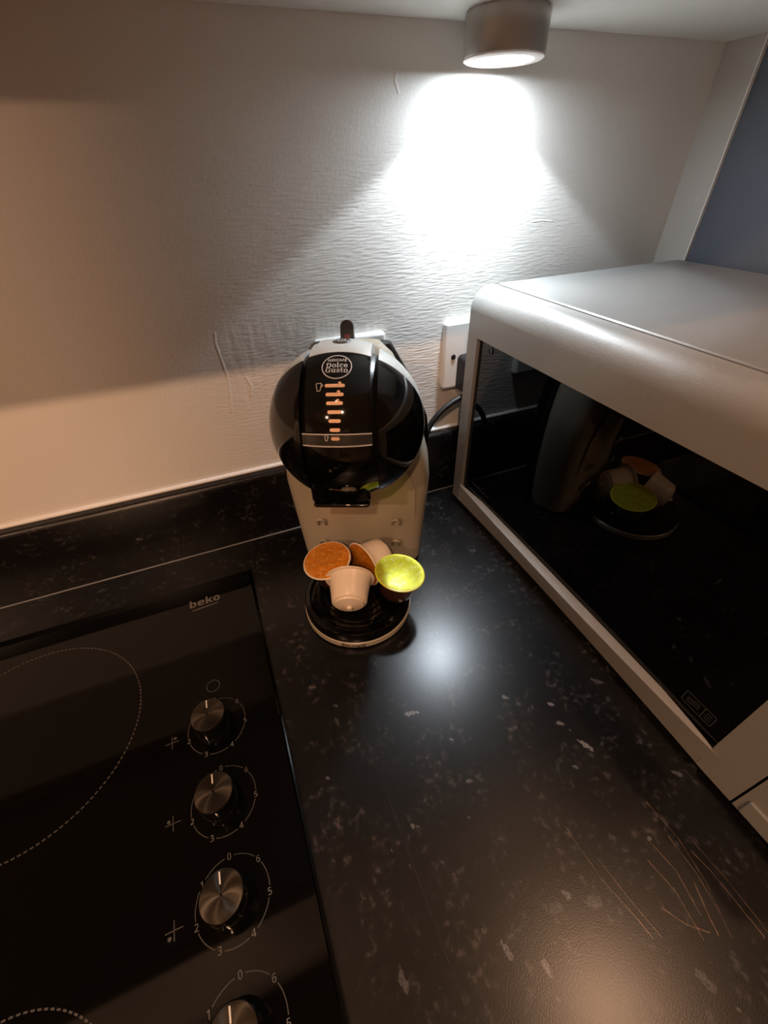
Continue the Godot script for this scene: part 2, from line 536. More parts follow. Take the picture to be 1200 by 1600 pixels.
# ------------------------------------------------------------------ the place
func build_room() -> void:
	var st := begin()
	box(st, Vector3(-2.4, -0.1, WALL - 0.1), Vector3(2.2, 0.0, 3.7))
	struct(obj("floor", st, M["floor wood"]), "brown floor of the kitchen, out of view below the worktop", "floor")
	st = begin()
	box(st, P(-2.4, 1.49, WALL - 0.1), P(2.2, 1.59, 3.7))
	struct(obj("ceiling", st, M["plain wall"]), "pale kitchen ceiling high above the wall cabinet", "ceiling")
	# back wall: its face carries the relief of the brushed paint
	st = begin()
	st.set_smooth_group(-1)
	var x0 := -2.4
	var x1 := 2.2
	var q := [P(x0, -WT, WALL), P(x1, -WT, WALL), P(x1, 1.49, WALL), P(x0, 1.49, WALL)]
	for k in [0, 2, 1, 0, 3, 2]:
		var v: Vector3 = q[k]
		st.set_uv(Vector2((v.x + 0.7) / 1.31, 1.0 - (v.y - WT) / 0.655))
		st.add_vertex(v)
	box(st, P(x0, -WT, WALL - 0.1), P(x1, 1.49, WALL - 0.0005))
	struct(obj("wall_back", st, M["painted wall"]), "white painted back wall with brush streaks, lit by the small lamp", "wall")
	st = begin()
	box(st, P(SIDE, -WT, WALL), P(SIDE + 0.1, 1.49, 0.06))
	struct(obj("wall_right", st, M["blue wall"]), "slate blue wall to the right above the microwave", "wall")
	st = begin()
	box(st, P(2.2, -WT, WALL - 0.1), P(2.3, 1.49, 3.7))
	struct(obj("wall_far", st, M["plain wall"]), "plain wall of the room beyond the blue wall, out of view", "wall")
	st = begin()
	box(st, P(-2.5, -WT, WALL - 0.1), P(-2.4, 1.49, 3.7))
	struct(obj("wall_left", st, M["plain wall"]), "plain side wall of the kitchen, out of view", "wall")
	# front wall, a doorway added so its jamb cuts the hall light, hall end
	st = begin()
	box(st, P(-0.634, -WT, 2.2), P(2.2, 1.49, 2.3))
	box(st, P(-2.4, -WT, 2.2), P(-1.5, 1.49, 2.3))
	box(st, P(-1.5, 1.12, 2.2), P(-0.634, 1.49, 2.3))
	struct(obj("wall_front", st, M["far wall"]), "wall behind the viewer with a doorway added to shape the hall light", "wall")
	st = begin()
	box(st, P(-2.4, -WT, 3.6), P(2.2, 1.49, 3.7))
	struct(obj("wall_hall", st, M["far wall"]), "end wall of the added hall beyond the doorway", "wall")
	# strip toned for shade beside the blue wall, white bead along the upstand
	st = begin()
	box(st, P(SIDE - 0.003, 0.0, WALL), P(SIDE, UNDER, -0.4405))
	struct(obj("trim_1", st, M["shaded white trim"]), "narrow white painted strip between room corner and blue wall, shade put into its colour", "trim")
	st = begin()
	box(st, P(SIDE - 0.0042, 0.0, -0.4412), P(SIDE, UNDER, -0.4398))  # bright bead, the light on the strip's edge put into its colour
	struct(obj("trim_3", st, M["sealant"]), "thin pale bead added for the light caught by the edge of the strip", "trim")
	st = begin()
	var path := PackedVector3Array([P(-1.2, 0.1025, WALL + 0.001), P(SIDE - 0.004, 0.1025, WALL + 0.001)])
	tube(st, path, 0.0028, 10)
	struct(obj("trim_2", st, M["sealant"]), "white sealant bead along the top of the upstand", "trim")

func uv_face(st: SurfaceTool, a: Vector3, b: Vector3, c: Vector3, d: Vector3, out: Vector3, uvs: Array) -> void:
	var p := [a, b, c, d]
	var order := [0, 1, 2, 0, 2, 3]
	if (a - c).cross(a - b).dot(out) < 0.0:
		order = [0, 2, 1, 0, 3, 2]
	for k in order:
		st.set_uv(uvs[k])
		st.add_vertex(p[k])

func st_uv(x: float, z: float) -> Vector2:
	return Vector2((x + 0.4), (z + 0.49) / 0.625)

func build_worktop() -> void:
	var w := thing("worktop", "dark speckled stone-effect worktop under the machine, hob and microwave", "worktop", P(0, -0.038, 0))
	var st := begin()
	st.set_smooth_group(-1)
	var x0 := -1.2
	var x1 := SIDE
	var z0 := WALL
	var z1 := 0.125
	var h := 0.038
	uv_face(st, Vector3(x0, h, z0), Vector3(x1, h, z0), Vector3(x1, h, z1), Vector3(x0, h, z1), Vector3.UP, [st_uv(x0, z0), st_uv(x1, z0), st_uv(x1, z1), st_uv(x0, z1)])
	# rolled front edge
	var prof := [Vector2(z1, h), Vector2(z1 + 0.007, h - 0.002), Vector2(z1 + 0.012, h - 0.007), Vector2(z1 + 0.014, h - 0.014), Vector2(z1 + 0.014, 0.0)]
	for i in prof.size() - 1:
		var a: Vector2 = prof[i]
		var b: Vector2 = prof[i + 1]
		uv_face(st, Vector3(x0, a.y, a.x), Vector3(x1, a.y, a.x), Vector3(x1, b.y, b.x), Vector3(x0, b.y, b.x), Vector3(0, 0.5, 1), [st_uv(x0, a.x), st_uv(x1, a.x), st_uv(x1, b.x + 0.02 * i), st_uv(x0, b.x + 0.02 * i)])
	uv_face(st, Vector3(x0, 0, z0), Vector3(x1, 0, z0), Vector3(x1, 0, z1 + 0.014), Vector3(x0, 0, z1 + 0.014), Vector3.DOWN, [st_uv(x0, z0), st_uv(x1, z0), st_uv(x1, z1), st_uv(x0, z1)])
	for s in [x0, x1]:
		uv_face(st, Vector3(s, 0, z0), Vector3(s, h, z0), Vector3(s, h, z1), Vector3(s, 0, z1), Vector3(signf(s), 0, 0), [Vector2(0, 0), Vector2(0, 0.06), Vector2(1, 0.06), Vector2(1, 0)])
	obj("slab", st, M["stone laminate"], w)
	st = begin()
	ribbon(st, PackedVector3Array([Vector3(0.0355, h, -0.21), Vector3(0.038, h, -0.1), Vector3(0.0403, h, z1)]), 0.0005)
	obj("joint_line", st, M["joint"], w)
	# upstand along the wall, with a rounded upper edge
	var u := thing("upstand", "dark speckled upstand running along the wall behind the worktop", "upstand", P(0, 0, WALL))
	st = begin()
	st.set_smooth_group(1)
	var p2 := [Vector2(0.0144, 0.0), Vector2(0.0144, 0.094), Vector2(0.0138, 0.0975), Vector2(0.012, 0.0998), Vector2(0.009, 0.1005), Vector2(0.0, 0.1005)]
	for i in p2.size() - 1:
		var a: Vector2 = p2[i]
		var b: Vector2 = p2[i + 1]
		uv_face(st, Vector3(x0, a.y, a.x), Vector3(x1 - 0.003, a.y, a.x), Vector3(x1 - 0.003, b.y, b.x), Vector3(x0, b.y, b.x), Vector3(0, 0.6, 1),
			[Vector2(x0 + 0.55, 0.5 - a.y / 0.625 - i * 0.01), Vector2(x1 + 0.55, 0.5 - a.y / 0.625 - i * 0.01), Vector2(x1 + 0.55, 0.5 - b.y / 0.625 - i * 0.01 - 0.01 * signf(i)), Vector2(x0 + 0.55, 0.5 - b.y / 0.625 - i * 0.01 - 0.01 * signf(i))])
	obj("panel", st, M["stone laminate"], u)
	st = begin()
	tube(st, PackedVector3Array([Vector3(x0, 0.0006, 0.0152), Vector3(x1 - 0.004, 0.0006, 0.0152)]), 0.0011, 8)
	obj("joint_bead", st, M["grey bead"], u)
	# the base unit that carries the worktop
	var c := thing("base_cabinet", "white base cabinet carrying the dark worktop", "cabinet", Vector3(0, 0, 0))
	st = begin()
	box(st, Vector3(x0, 0.0, WALL + 0.005), Vector3(x1 - 0.005, 0.1, 0.04))
	box(st, Vector3(x0, 0.1, WALL + 0.005), Vector3(x1 - 0.005, WT - 0.0385, 0.085))
	obj("carcass", st, M["cabinet white"], c)
	for k in 3:
		st = begin()
		slab(st, 0.296, 0.375, 0.003, 0.019, 0.002, Transform3D(Basis(Vector3.RIGHT, PI / 2), Vector3(-0.895 + 0.6 * k, 0.485, 0.086)))
		obj("door", st, M["cabinet white"], c)

func build_wall_cabinet() -> void:
	var c := thing("wall_cabinet", "white wall cabinet whose pale underside carries the small round lamp", "cabinet", P(0, UNDER, 0))
	var st := begin()
	box(st, Vector3(-1.2, 0.0, WALL + 0.0005), Vector3(SIDE - 0.0005, 0.72, -0.1864))
	obj("carcass", st, M["cabinet white"], c)
	for k in 3:
		st = begin()
		slab(st, 0.299, 0.357, 0.003, 0.019, 0.002, Transform3D(Basis(Vector3.RIGHT, PI / 2), Vector3(-0.9 + 0.6 * k, 0.36, -0.186)))
		obj("door", st, M["cabinet white"], c)

func build_lamp() -> void:
	var t := thing("puck_lamp", "round brushed metal lamp under the wall cabinet with glowing white face", "lamp", P(0.2935, UNDER, -0.4465))
	var flip := Transform3D(Basis(Vector3.RIGHT, PI), Vector3.ZERO)
	var r := 0.0345
	var h := 0.0275
	var st := begin()
	lathe(st, [Vector2(r - 0.0012, 0), Vector2(r - 0.0012, 0.0018), Vector2(r, 0.0018), Vector2(r, h - 0.0015), Vector2(r - 0.0008, h - 0.0004)], 72, flip, true, false)
	var body := obj("housing", st, M["brushed nickel"], t)
	st = begin()
	lathe(st, [Vector2(r - 0.0008, h - 0.002), Vector2(r - 0.0006, h + 0.0004), Vector2(r - 0.002, h + 0.0012), Vector2(0.0262, h + 0.0012), Vector2(0.0255, h - 0.0008)], 72, flip, false, false)
	obj("rim", st, M["lamp rim"], t)
	st = begin()
	lathe(st, [Vector2(0.0262, h - 0.002), Vector2(0.0262, h - 0.0004), Vector2(0.0235, h + 0.0002)], 64, flip, true, true)
	obj("lens", st, M["lamp glow"], t)
	for k in 12:
		var a := TAU * k / 12
		st = begin()
		lathe(st, [Vector2(0.0022, 0), Vector2(0.0022, 0.0006), Vector2(0.0012, 0.0009)], 12, Transform3D(Basis(Vector3.RIGHT, PI), Vector3(0.0185 * cos(a), -(h + 0.0001), 0.0185 * sin(a))))
		obj("diode", st, M["led dot"], t)
	var face := Vector3(0, -(h + 0.0035), 0)
	spot("lamp_beam", face, face + Vector3.DOWN, E_BEAM, 59.0, 0.14, 0.010, LED, t)
	spot("lamp_narrow", face, face + Vector3.DOWN, E_NARROW, 38.0, 1.0, 0.010, LED, t)
	var a := AreaLight3D.new()
	a.name = "lamp_spill"
	a.area_size = Vector2(0.04, 0.04)
	a.light_color = LED
	a.light_energy = E_SPILL
	a.area_range = 8.0
	a.shadow_enabled = true
	t.add_child(a, true)
	a.position = face
	a.basis = Basis(Vector3.RIGHT, -PI / 2)

func build_room_lamps() -> void:
	var spots := [Vector3(-0.50, 1.49, 0.97), Vector3(-1.40, 1.49, 0.97), Vector3(0.55, 1.49, 0.20), Vector3(-0.45, 1.49, 0.38)]
	var which := ["warm recessed ceiling spotlight in the rear row, nearer the blue wall", "warm recessed ceiling spotlight in the rear row, farther from the blue wall",
		"warm recessed ceiling spotlight above the worktop's edge by the blue wall", "warm recessed ceiling spotlight above the hob's front edge"]
	for k in 4:
		var p: Vector3 = spots[k]
		var t := thing("ceiling_lamp", which[k], "lamp", P(p.x, p.y, p.z), 0.0, "recessed ceiling spotlights")
		var flip := Transform3D(Basis(Vector3.RIGHT, PI), Vector3.ZERO)
		var st := begin()
		lathe(st, [Vector2(0.043, 0), Vector2(0.043, 0.003), Vector2(0.038, 0.006), Vector2(0.027, 0.006), Vector2(0.026, 0.0)], 40, flip, false, false)
		obj("bezel", st, M["steel"], t)
		st = begin()
		lathe(st, [Vector2(0.026, 0.0), Vector2(0.026, 0.004), Vector2(0.02, 0.005)], 32, flip)
		obj("bulb", st, M["warm glow"], t)
		spot("beam", Vector3(0, -0.012, 0), Vector3(-0.2 if k == 2 else 0.0, -1.0, -0.45 if k < 2 else -0.2), E_WARM[k], 62.0, 0.6, 0.025, WARM, t)
	var h := thing("added_hall_lamp", "warm round lamp added on the unseen hall wall to light the kitchen wall", "lamp", P(-0.9, 1.154, 3.598))  # added out of view for the far warm light on the back wall
	var face := Transform3D(Basis(Vector3.RIGHT, PI / 2), Vector3.ZERO)
	face.basis = Basis(Vector3.RIGHT, Vector3(0, 0, -1), Vector3(0, 1, 0))
	var st := begin()
	lathe(st, [Vector2(0.07, 0), Vector2(0.07, 0.01), Vector2(0.06, 0.02)], 40, face)
	obj("backplate", st, M["steel"], h)
	st = begin()
	lathe(st, [Vector2(0.05, 0.02), Vector2(0.055, 0.04), Vector2(0.045, 0.07), Vector2(0.02, 0.085)], 40, face)
	obj("shade", st, M["warm glow"], h)
	spot("glow", Vector3(0, 0, -0.11), Vector3(0.2, -0.2, -1.1), E_HALL, 60.0, 0.5, 0.045, WARM, h)

# ------------------------------------------------------------------ hob
func build_hob() -> void:
	var t := thing("hob", "black glass electric hob with four knobs set in the worktop", "hob", P(0, 0, 0))
	var top := 0.005
	var st := begin()
	# glass with a broad bevel at the back and narrow ones elsewhere
	var x0 := -0.610
	var x1 := -0.0295
	var z0 := -0.4125
	var z1 := 0.098
	var lo := [Vector3(x0, 0.0002, z0), Vector3(x1, 0.0002, z0), Vector3(x1, 0.0002, z1), Vector3(x0, 0.0002, z1)]
	var mid := [Vector3(x0, 0.0026, z0), Vector3(x1, 0.0026, z0), Vector3(x1, 0.0035, z1), Vector3(x0, 0.0035, z1)]
	var hi := [Vector3(x0 + 0.003, top, z0 + 0.011), Vector3(x1 - 0.003, top, z0 + 0.011), Vector3(x1 - 0.003, top, z1 - 0.003), Vector3(x0 + 0.003, top, z1 - 0.003)]
	st.set_smooth_group(-1)
	for k in 4:
		var j := (k + 1) % 4
		var out: Vector3 = [Vector3.FORWARD, Vector3.RIGHT, Vector3.BACK, Vector3.LEFT][k]
		quad(st, lo[k], lo[j], mid[j], mid[k], out)
		quad(st, mid[k], mid[j], hi[j], hi[k], out + Vector3.UP)
	quad(st, hi[0], hi[1], hi[2], hi[3], Vector3.UP)
	obj("glass", st, M["hob glass"], t)
	# cooking zones: dotted rings
	for z in [[-0.2502, -0.2755, 0.0958, 150], [-0.2252, -0.0189, 0.0715, 112], [-0.47, -0.2755, 0.0715, 112], [-0.47, -0.04, 0.0958, 150]]:
		st = begin()
		for k in z[3]:
			ribbon(st, arc_points(Vector3(z[0], top, z[1]), z[2], TAU * k / z[3], TAU * (k + 0.62) / z[3], 2), 0.0011)
		obj("zone_ring", st, M["hob print dim"], t)
	# maker's name and pilot ring
	var name_mesh := words("beko", 0.0102)
	var nm := obj_mesh("brand_name", name_mesh, M["hob print"], t)
	nm.basis = Basis(Vector3(1.08, 0, -0.03), Vector3(0.0, 0, -1.0), Vector3.UP)
	nm.position = Vector3(-0.0882, top + 0.0001, -0.3800)
	st = begin()
	ribbon(st, PackedVector3Array([Vector3(-0.1024, top, -0.3698), Vector3(-0.0735, top, -0.3716)]), 0.0012)
	obj("brand_underline", st, M["hob print"], t)
	st = begin()
	ribbon(st, arc_points(Vector3(-0.0874, top, -0.2643), 0.0062, 0, TAU, 28), 0.0006)
	obj("pilot_ring", st, M["hob print dim"], t)
	var order := ["0", "6", "5", "4", "3", "2", "1"]
	var zs := [-0.2233, -0.1585, -0.0939, -0.0297]
	var dots := [Vector2(0.0026, -0.0032), Vector2(-0.0032, -0.0022), Vector2(-0.0030, 0.0034), Vector2(0.0030, 0.0030)]
	for k in 4:
		var c := Vector3(-0.0872, top, zs[k])
		st = begin()
		for d in 7:
			var a := TAU * d / 7
			ribbon(st, arc_points(c, 0.0254, a + 0.13, a + TAU / 7 - 0.13, 10), 0.0006)
		obj("dial_ring", st, M["hob print dim"], t)
		for d in 7:
			var a := TAU * d / 7
			var g := obj_mesh("dial_digit", words(order[d], 0.0042, false, false, 0.0002), M["hob print"], t)
			g.basis = Basis(Vector3.RIGHT, Vector3.FORWARD, Vector3.UP)
			g.position = c + Vector3(sin(a) * 0.0254, 0.0001, -cos(a) * 0.0254)
		st = begin()
		var s := Vector3(-0.1262, top, zs[k] + 0.0012)
		ribbon(st, PackedVector3Array([s + Vector3(-0.0058, 0, 0), s + Vector3(0.0058, 0, 0)]), 0.0006)
		ribbon(st, PackedVector3Array([s + Vector3(0, 0, -0.0056), s + Vector3(0, 0, 0.0056)]), 0.0006)
		lathe(st, [Vector2(0.0013, 0), Vector2(0.0013, 0.00012), Vector2(0.0001, 0.00013)], 14, Transform3D(Basis(), s + Vector3(dots[k].x, 0, dots[k].y)))
		obj("zone_symbol", st, M["hob print dim"], t)
		# knob: dark gloss skirt, flat brushed metal cap, pointer line
		var kn := Node3D.new()
		kn.name = free_name("knob", t)
		t.add_child(kn, true)
		kn.position = c + Vector3(-0.0018, 0.0003, 0.0008)
		st = begin()
		lathe(st, [Vector2(0.0168, 0), Vector2(0.0168, 0.002), Vector2(0.0158, 0.004), Vector2(0.0150, 0.022), Vector2(0.0146, 0.0238), Vector2(0.0141, 0.0243)], 56, Transform3D(), true, false)
		obj("skirt", st, M["knob side"], kn)
		# cap with texture coordinates that run round it, for the spun finish
		st = begin()
		st.set_smooth_group(1)
		var n := 72
		for i in n:
			var a0 := TAU * i / n
			var a1 := TAU * (i + 1) / n
			var radii := [0.0006, 0.006, 0.0118, 0.0141]
			var hs := [0.0246, 0.0246, 0.0246, 0.0243]
			for q in 3:
				var p := [[a0, q], [a1, q], [a1, q + 1], [a0, q + 1]]
				for v in [0, 1, 2, 0, 2, 3]:
					var aa: float = p[v][0]
					var rr: float = radii[p[v][1]]
					st.set_uv(Vector2(aa / TAU, rr / 0.015))
					st.add_vertex(Vector3(rr * sin(aa), hs[p[v][1]], -rr * cos(aa)))
		obj("cap", st, M["knob metal"], kn)
		st = begin()
		box(st, Vector3(-0.0005, 0.0244, -0.0128), Vector3(0.0005, 0.0250, -0.0058))
		obj("pointer", st, M["marker"], kn)

# ------------------------------------------------------------------ microwave
func build_microwave() -> void:
	var t := thing("microwave", "silver microwave oven with black glass door beside the coffee machine", "microwave", P(0, 0, 0))
	var xf := 0.2865     # front plane
	var zl := -0.4475
	var zr := 0.074
	# the front frame's upper section, drawn out along z: profile (x, y)
	var prof := PackedVector2Array([Vector2(xf, 0.2445)])
	for k in 9:
		var a := PI / 2 * k / 8
		prof.append(Vector2(xf + 0.021 - 0.021 * cos(a), 0.2715 + 0.0235 * sin(a)))
	prof.append(Vector2(0.3120, 0.2962))
	prof.append(Vector2(0.3140, 0.2945))
	prof.append(Vector2(0.3140, 0.2445))
	var st := begin()
	extrude_z(st, prof, zl, zr)
	# stiles and lower rail
	box(st, Vector3(xf, 0.006, zl), Vector3(0.314, 0.2446, -0.4275))
	box(st, Vector3(xf, 0.006, -0.0325), Vector3(0.314, 0.2446, -0.0028))
	box(st, Vector3(xf + 0.0100, 0.006, -0.4276), Vector3(0.314, 0.0400, -0.0324))
	# lower rail bows outwards; its top is the finger ledge
	var n := 28
	for i in n:
		var t0 := float(i) / n
		var t1 := float(i + 1) / n
		var za := lerpf(-0.4375, -0.0238, t0)
		var zb := lerpf(-0.4375, -0.0238, t1)
		var ba := 0.0075 * pow(sin(PI * t0), 0.75)
		var bb := 0.0075 * pow(sin(PI * t1), 0.75)
		st.set_smooth_group(30)
		quad(st, Vector3(xf - 0.0001 + ba * 0.5, 0.006, za), Vector3(xf - 0.0001 + bb * 0.5, 0.006, zb), Vector3(xf - 0.0002 - bb * 0.6, 0.034, zb), Vector3(xf - 0.0002 - ba * 0.6, 0.034, za), Vector3.LEFT)
	obj("door_frame", st, M["silver paint"], t)
	st = begin()
	for i in n:
		var t0 := float(i) / n
		var t1 := float(i + 1) / n
		var za := lerpf(-0.4375, -0.0238, t0)
		var zb := lerpf(-0.4375, -0.0238, t1)
		var ba := 0.0045 * pow(sin(PI * t0), 0.75)
		var bb := 0.0045 * pow(sin(PI * t1), 0.75)
		var ia := 0.0115 * pow(sin(PI * t0), 0.7)
		var ib := 0.0115 * pow(sin(PI * t1), 0.7)
		st.set_smooth_group(31)
		quad(st, Vector3(xf - ba, 0.034, za), Vector3(xf - bb, 0.034, zb), Vector3(xf + ib * 0.7, 0.034 + 0.006 * ib / 0.0115, zb), Vector3(xf + ia * 0.7, 0.034 + 0.006 * ia / 0.0115, za), Vector3(-0.4, 1, 0))
	obj("finger_ledge", st, M["silver paint"], t)
	# glass, set back a little
	st = begin()
	slab(st, 0.1053, 0.198, 0.002, 0.004, 0.0006, Transform3D(Basis(Vector3(0, 1, 0), Vector3(-1, 0, 0), Vector3(0, 0, 1)), Vector3(xf + 0.0085, 0.1395, -0.2300)))
	var glass := obj("door_glass", st, M["oven glass"], t)
	var gx := xf + 0.0042
	# pictogram: rounded frame with a divider, waves in one half
	st = begin()
	var zc := -0.0565
	var yc := 0.0535
	var face := Transform3D(Basis(Vector3(0, 0, 1), Vector3(-1, 0, 0), Vector3(0, 1, 0)), Vector3(gx, yc, zc))   # local x = z, local z = up
	var frame := rrect(0.0128, 0.0064, 0.0015, 0, Transform3D())
	frame.append(frame[0])
	var local := begin()
	ribbon(local, frame, 0.0005)
	ribbon(local, PackedVector3Array([Vector3(0.0038, 0, -0.0064), Vector3(0.0038, 0, 0.0064)]), 0.0005)
	for s in 3:
		var wave := PackedVector3Array()
		for i in 13:
			var u := i / 12.0
			wave.append(Vector3(lerpf(-0.010, 0.0005, u), 0, -0.0024 + 0.0024 * s + 0.0012 * sin(u * TAU)))
		ribbon(local, wave, 0.0005)
	for s in 3:
		ribbon(local, PackedVector3Array([Vector3(0.0058, 0, -0.003 + 0.003 * s), Vector3(0.0108, 0, -0.003 + 0.003 * s)]), 0.0005)
	var pic := obj("pictogram", local, M["oven print"], t)
	pic.transform = Transform3D(Basis(Vector3(0, 0, 1), Vector3(-1, 0, 0), Vector3(0, -1, 0)), Vector3(gx, yc, zc))
	# a line of faint print too small to read
	st = begin()
	for i in 9:
		var u := (i - 4.0) * 0.0048
		ribbon(st, PackedVector3Array([Vector3(u, 0, -0.0017), Vector3(u, 0, 0.0017)]), 0.0006)
		ribbon(st, PackedVector3Array([Vector3(u, 0, -0.0014 + 0.0014 * (i % 3)), Vector3(u + 0.0026, 0, -0.0014 + 0.0014 * (i % 3))]), 0.0006)
	var title := obj("faint_print", st, M["oven print"], t)
	title.transform = Transform3D(Basis(Vector3(0, 0, 1), Vector3(-1, 0, 0), Vector3(0, -1, 0)), Vector3(gx, 0.0525, -0.386))
	# screw seen in the door's upper corner
	st = begin()
	lathe(st, [Vector2(0.0045, 0), Vector2(0.0045, 0.0004), Vector2(0.0032, 0.0009), Vector2(0.003, 0.0003)], 20, Transform3D(Basis(Vector3(0, 0, 1), Vector3(-1, 0, 0), Vector3(0, -1, 0)), Vector3(gx + 0.0002, 0.2365, -0.4035)))
	obj("hinge_boss", st, M["knob side"], t)
	# control panel beyond the seam, with its door button
	st = begin()
	box(st, Vector3(xf, 0.006, -0.0012), Vector3(0.314, 0.2446, zr))
	obj("control_panel", st, M["silver paint"], t)
	st = begin()
	slab(st, 0.0095, 0.029, 0.002, 0.0022, 0.0012, Transform3D(Basis(Vector3(0, 1, 0), Vector3(-1, 0, 0), Vector3(0, 0, 1)), Vector3(xf, 0.0175, 0.0325)))
	obj("door_button", st, M["silver top"], t)
	# casing behind a dark groove
	st = begin()
	box(st, Vector3(0.313, 0.010, zl + 0.004), Vector3(0.3215, 0.2880, zr - 0.004))
	obj("groove", st, M["groove"], t)
	st = begin()
	var shell := PackedVector2Array([Vector2(0.3200, 0.010), Vector2(0.3200, 0.2945), Vector2(0.3212, 0.2957), Vector2(0.597, 0.2972), Vector2(0.6, 0.2945), Vector2(0.6, 0.010)])
	extrude_z(st, shell, zl + 0.001, zr - 0.001)
	obj("casing", st, M["silver top"], t)
	for fx in [0.335, 0.575]:
		for fz in [-0.415, 0.045]:
			st = begin()
			lathe(st, [Vector2(0.009, 0.0), Vector2(0.011, 0.004), Vector2(0.011, 0.0102)], 24, Transform3D(Basis(), Vector3(fx, 0.0001, fz)))
			obj("foot", st, M["rubber"], t)

# a profile in x and y (drawn anticlockwise or clockwise) pulled along z
func extrude_z(st: SurfaceTool, prof: PackedVector2Array, z0: float, z1: float) -> void:
	var c := Vector2.ZERO
	for p in prof:
		c += p / prof.size()
	var g := 40
	for i in prof.size():
		var a := prof[i]
		var b := prof[(i + 1) % prof.size()]
		var before := prof[(i + prof.size() - 1) % prof.size()]
		if (a - before).normalized().dot((b - a).normalized()) < 0.85:
			g += 1
		st.set_smooth_group(g)
		var nrm := Vector2((b - a).y, -(b - a).x)
		if Geometry2D.is_polygon_clockwise(prof):
			nrm = -nrm
		quad(st, Vector3(a.x, a.y, z0), Vector3(b.x, b.y, z0), Vector3(b.x, b.y, z1), Vector3(a.x, a.y, z1), Vector3(nrm.x, nrm.y, 0))
	st.set_smooth_group(-1)
	var idx := Geometry2D.triangulate_polygon(prof)
	for k in range(0, idx.size(), 3):
		for e in 2:
			var z := z0 if e == 0 else z1
			tri(st, Vector3(prof[idx[k]].x, prof[idx[k]].y, z), Vector3(prof[idx[k + 1]].x, prof[idx[k + 1]].y, z), Vector3(prof[idx[k + 2]].x, prof[idx[k + 2]].y, z), Vector3(0, 0, -1 if e == 0 else 1))

# ------------------------------------------------------------------ coffee machine
const HR := 0.0725                      # radius of the head
const HC := Vector3(0.0, 0.2140, -0.0450)   # its centre

# a point over the head: x across, e the angle about the x axis from the front upwards, r the radius of the sphere
func on_head(x: float, e: float, r: float) -> Vector3:
	var p := sqrt(maxf(r * r - x * x, 0.0))
	return HC + Vector3(x, p * sin(e), p * cos(e))

func head_patch(st: SurfaceTool, xa: float, xb: float, e0: float, e1: float, r: float, nx := 14, ne := 40, thick := 0.006, round_low := 0.0) -> void:
	# a curved plate with side walls; round_low rounds the two lower corners
	var lim := func(x: float) -> float:
		if round_low <= 0.0:
			return e0
		var d := maxf(0.0, absf(x - (xa + xb) / 2) - ((xb - xa) / 2 - round_low))
		return e0 + (round_low - sqrt(maxf(0.0, round_low * round_low - d * d))) / r
	for i in nx:
		var x0 := lerpf(xa, xb, float(i) / nx)
		var x1 := lerpf(xa, xb, float(i + 1) / nx)
		var l0: float = lim.call(x0)
		var l1: float = lim.call(x1)
		for k in ne:
			var a0 := lerpf(l0, e1, float(k) / ne)
			var a1 := lerpf(l0, e1, float(k + 1) / ne)
			var b0 := lerpf(l1, e1, float(k) / ne)
			var b1 := lerpf(l1, e1, float(k + 1) / ne)
			var p := on_head((x0 + x1) / 2, (a0 + b1) / 2, r)
			st.set_smooth_group(1)
			quad(st, on_head(x0, a0, r), on_head(x1, b0, r), on_head(x1, b1, r), on_head(x0, a1, r), p - HC)
			if i == 0:
				st.set_smooth_group(2)
				quad(st, on_head(x0, a0, r), on_head(x0, a1, r), on_head(x0, a1, r - thick), on_head(x0, a0, r - thick), Vector3.LEFT)
			if i == nx - 1:
				st.set_smooth_group(3)
				quad(st, on_head(x1, b0, r), on_head(x1, b1, r), on_head(x1, b1, r - thick), on_head(x1, b0, r - thick), Vector3.RIGHT)
		st.set_smooth_group(4)
		quad(st, on_head(x0, l0, r), on_head(x1, l1, r), on_head(x1, l1, r - thick), on_head(x0, l0, r - thick), on_head(0, e0 - PI / 2, r) - HC)
		st.set_smooth_group(5)
		quad(st, on_head(x0, e1, r), on_head(x1, e1, r), on_head(x1, e1, r - thick), on_head(x0, e1, r - thick), on_head(0, e1 + PI / 2, r) - HC)

func section(hw: float, zf: float, zb: float, y: float, n: int, power: float) -> PackedVector3Array:
	# a squared oval round the machine's axis
	var out := PackedVector3Array()
	for k in n:
		var a := TAU * k / n
		var c := cos(a)
		var s := sin(a)
		out.append(Vector3(signf(c) * pow(absf(c), 2.0 / power) * hw, y, (zf + zb) / 2 - signf(s) * pow(absf(s), 2.0 / power) * (zf - zb) / 2))
	return out

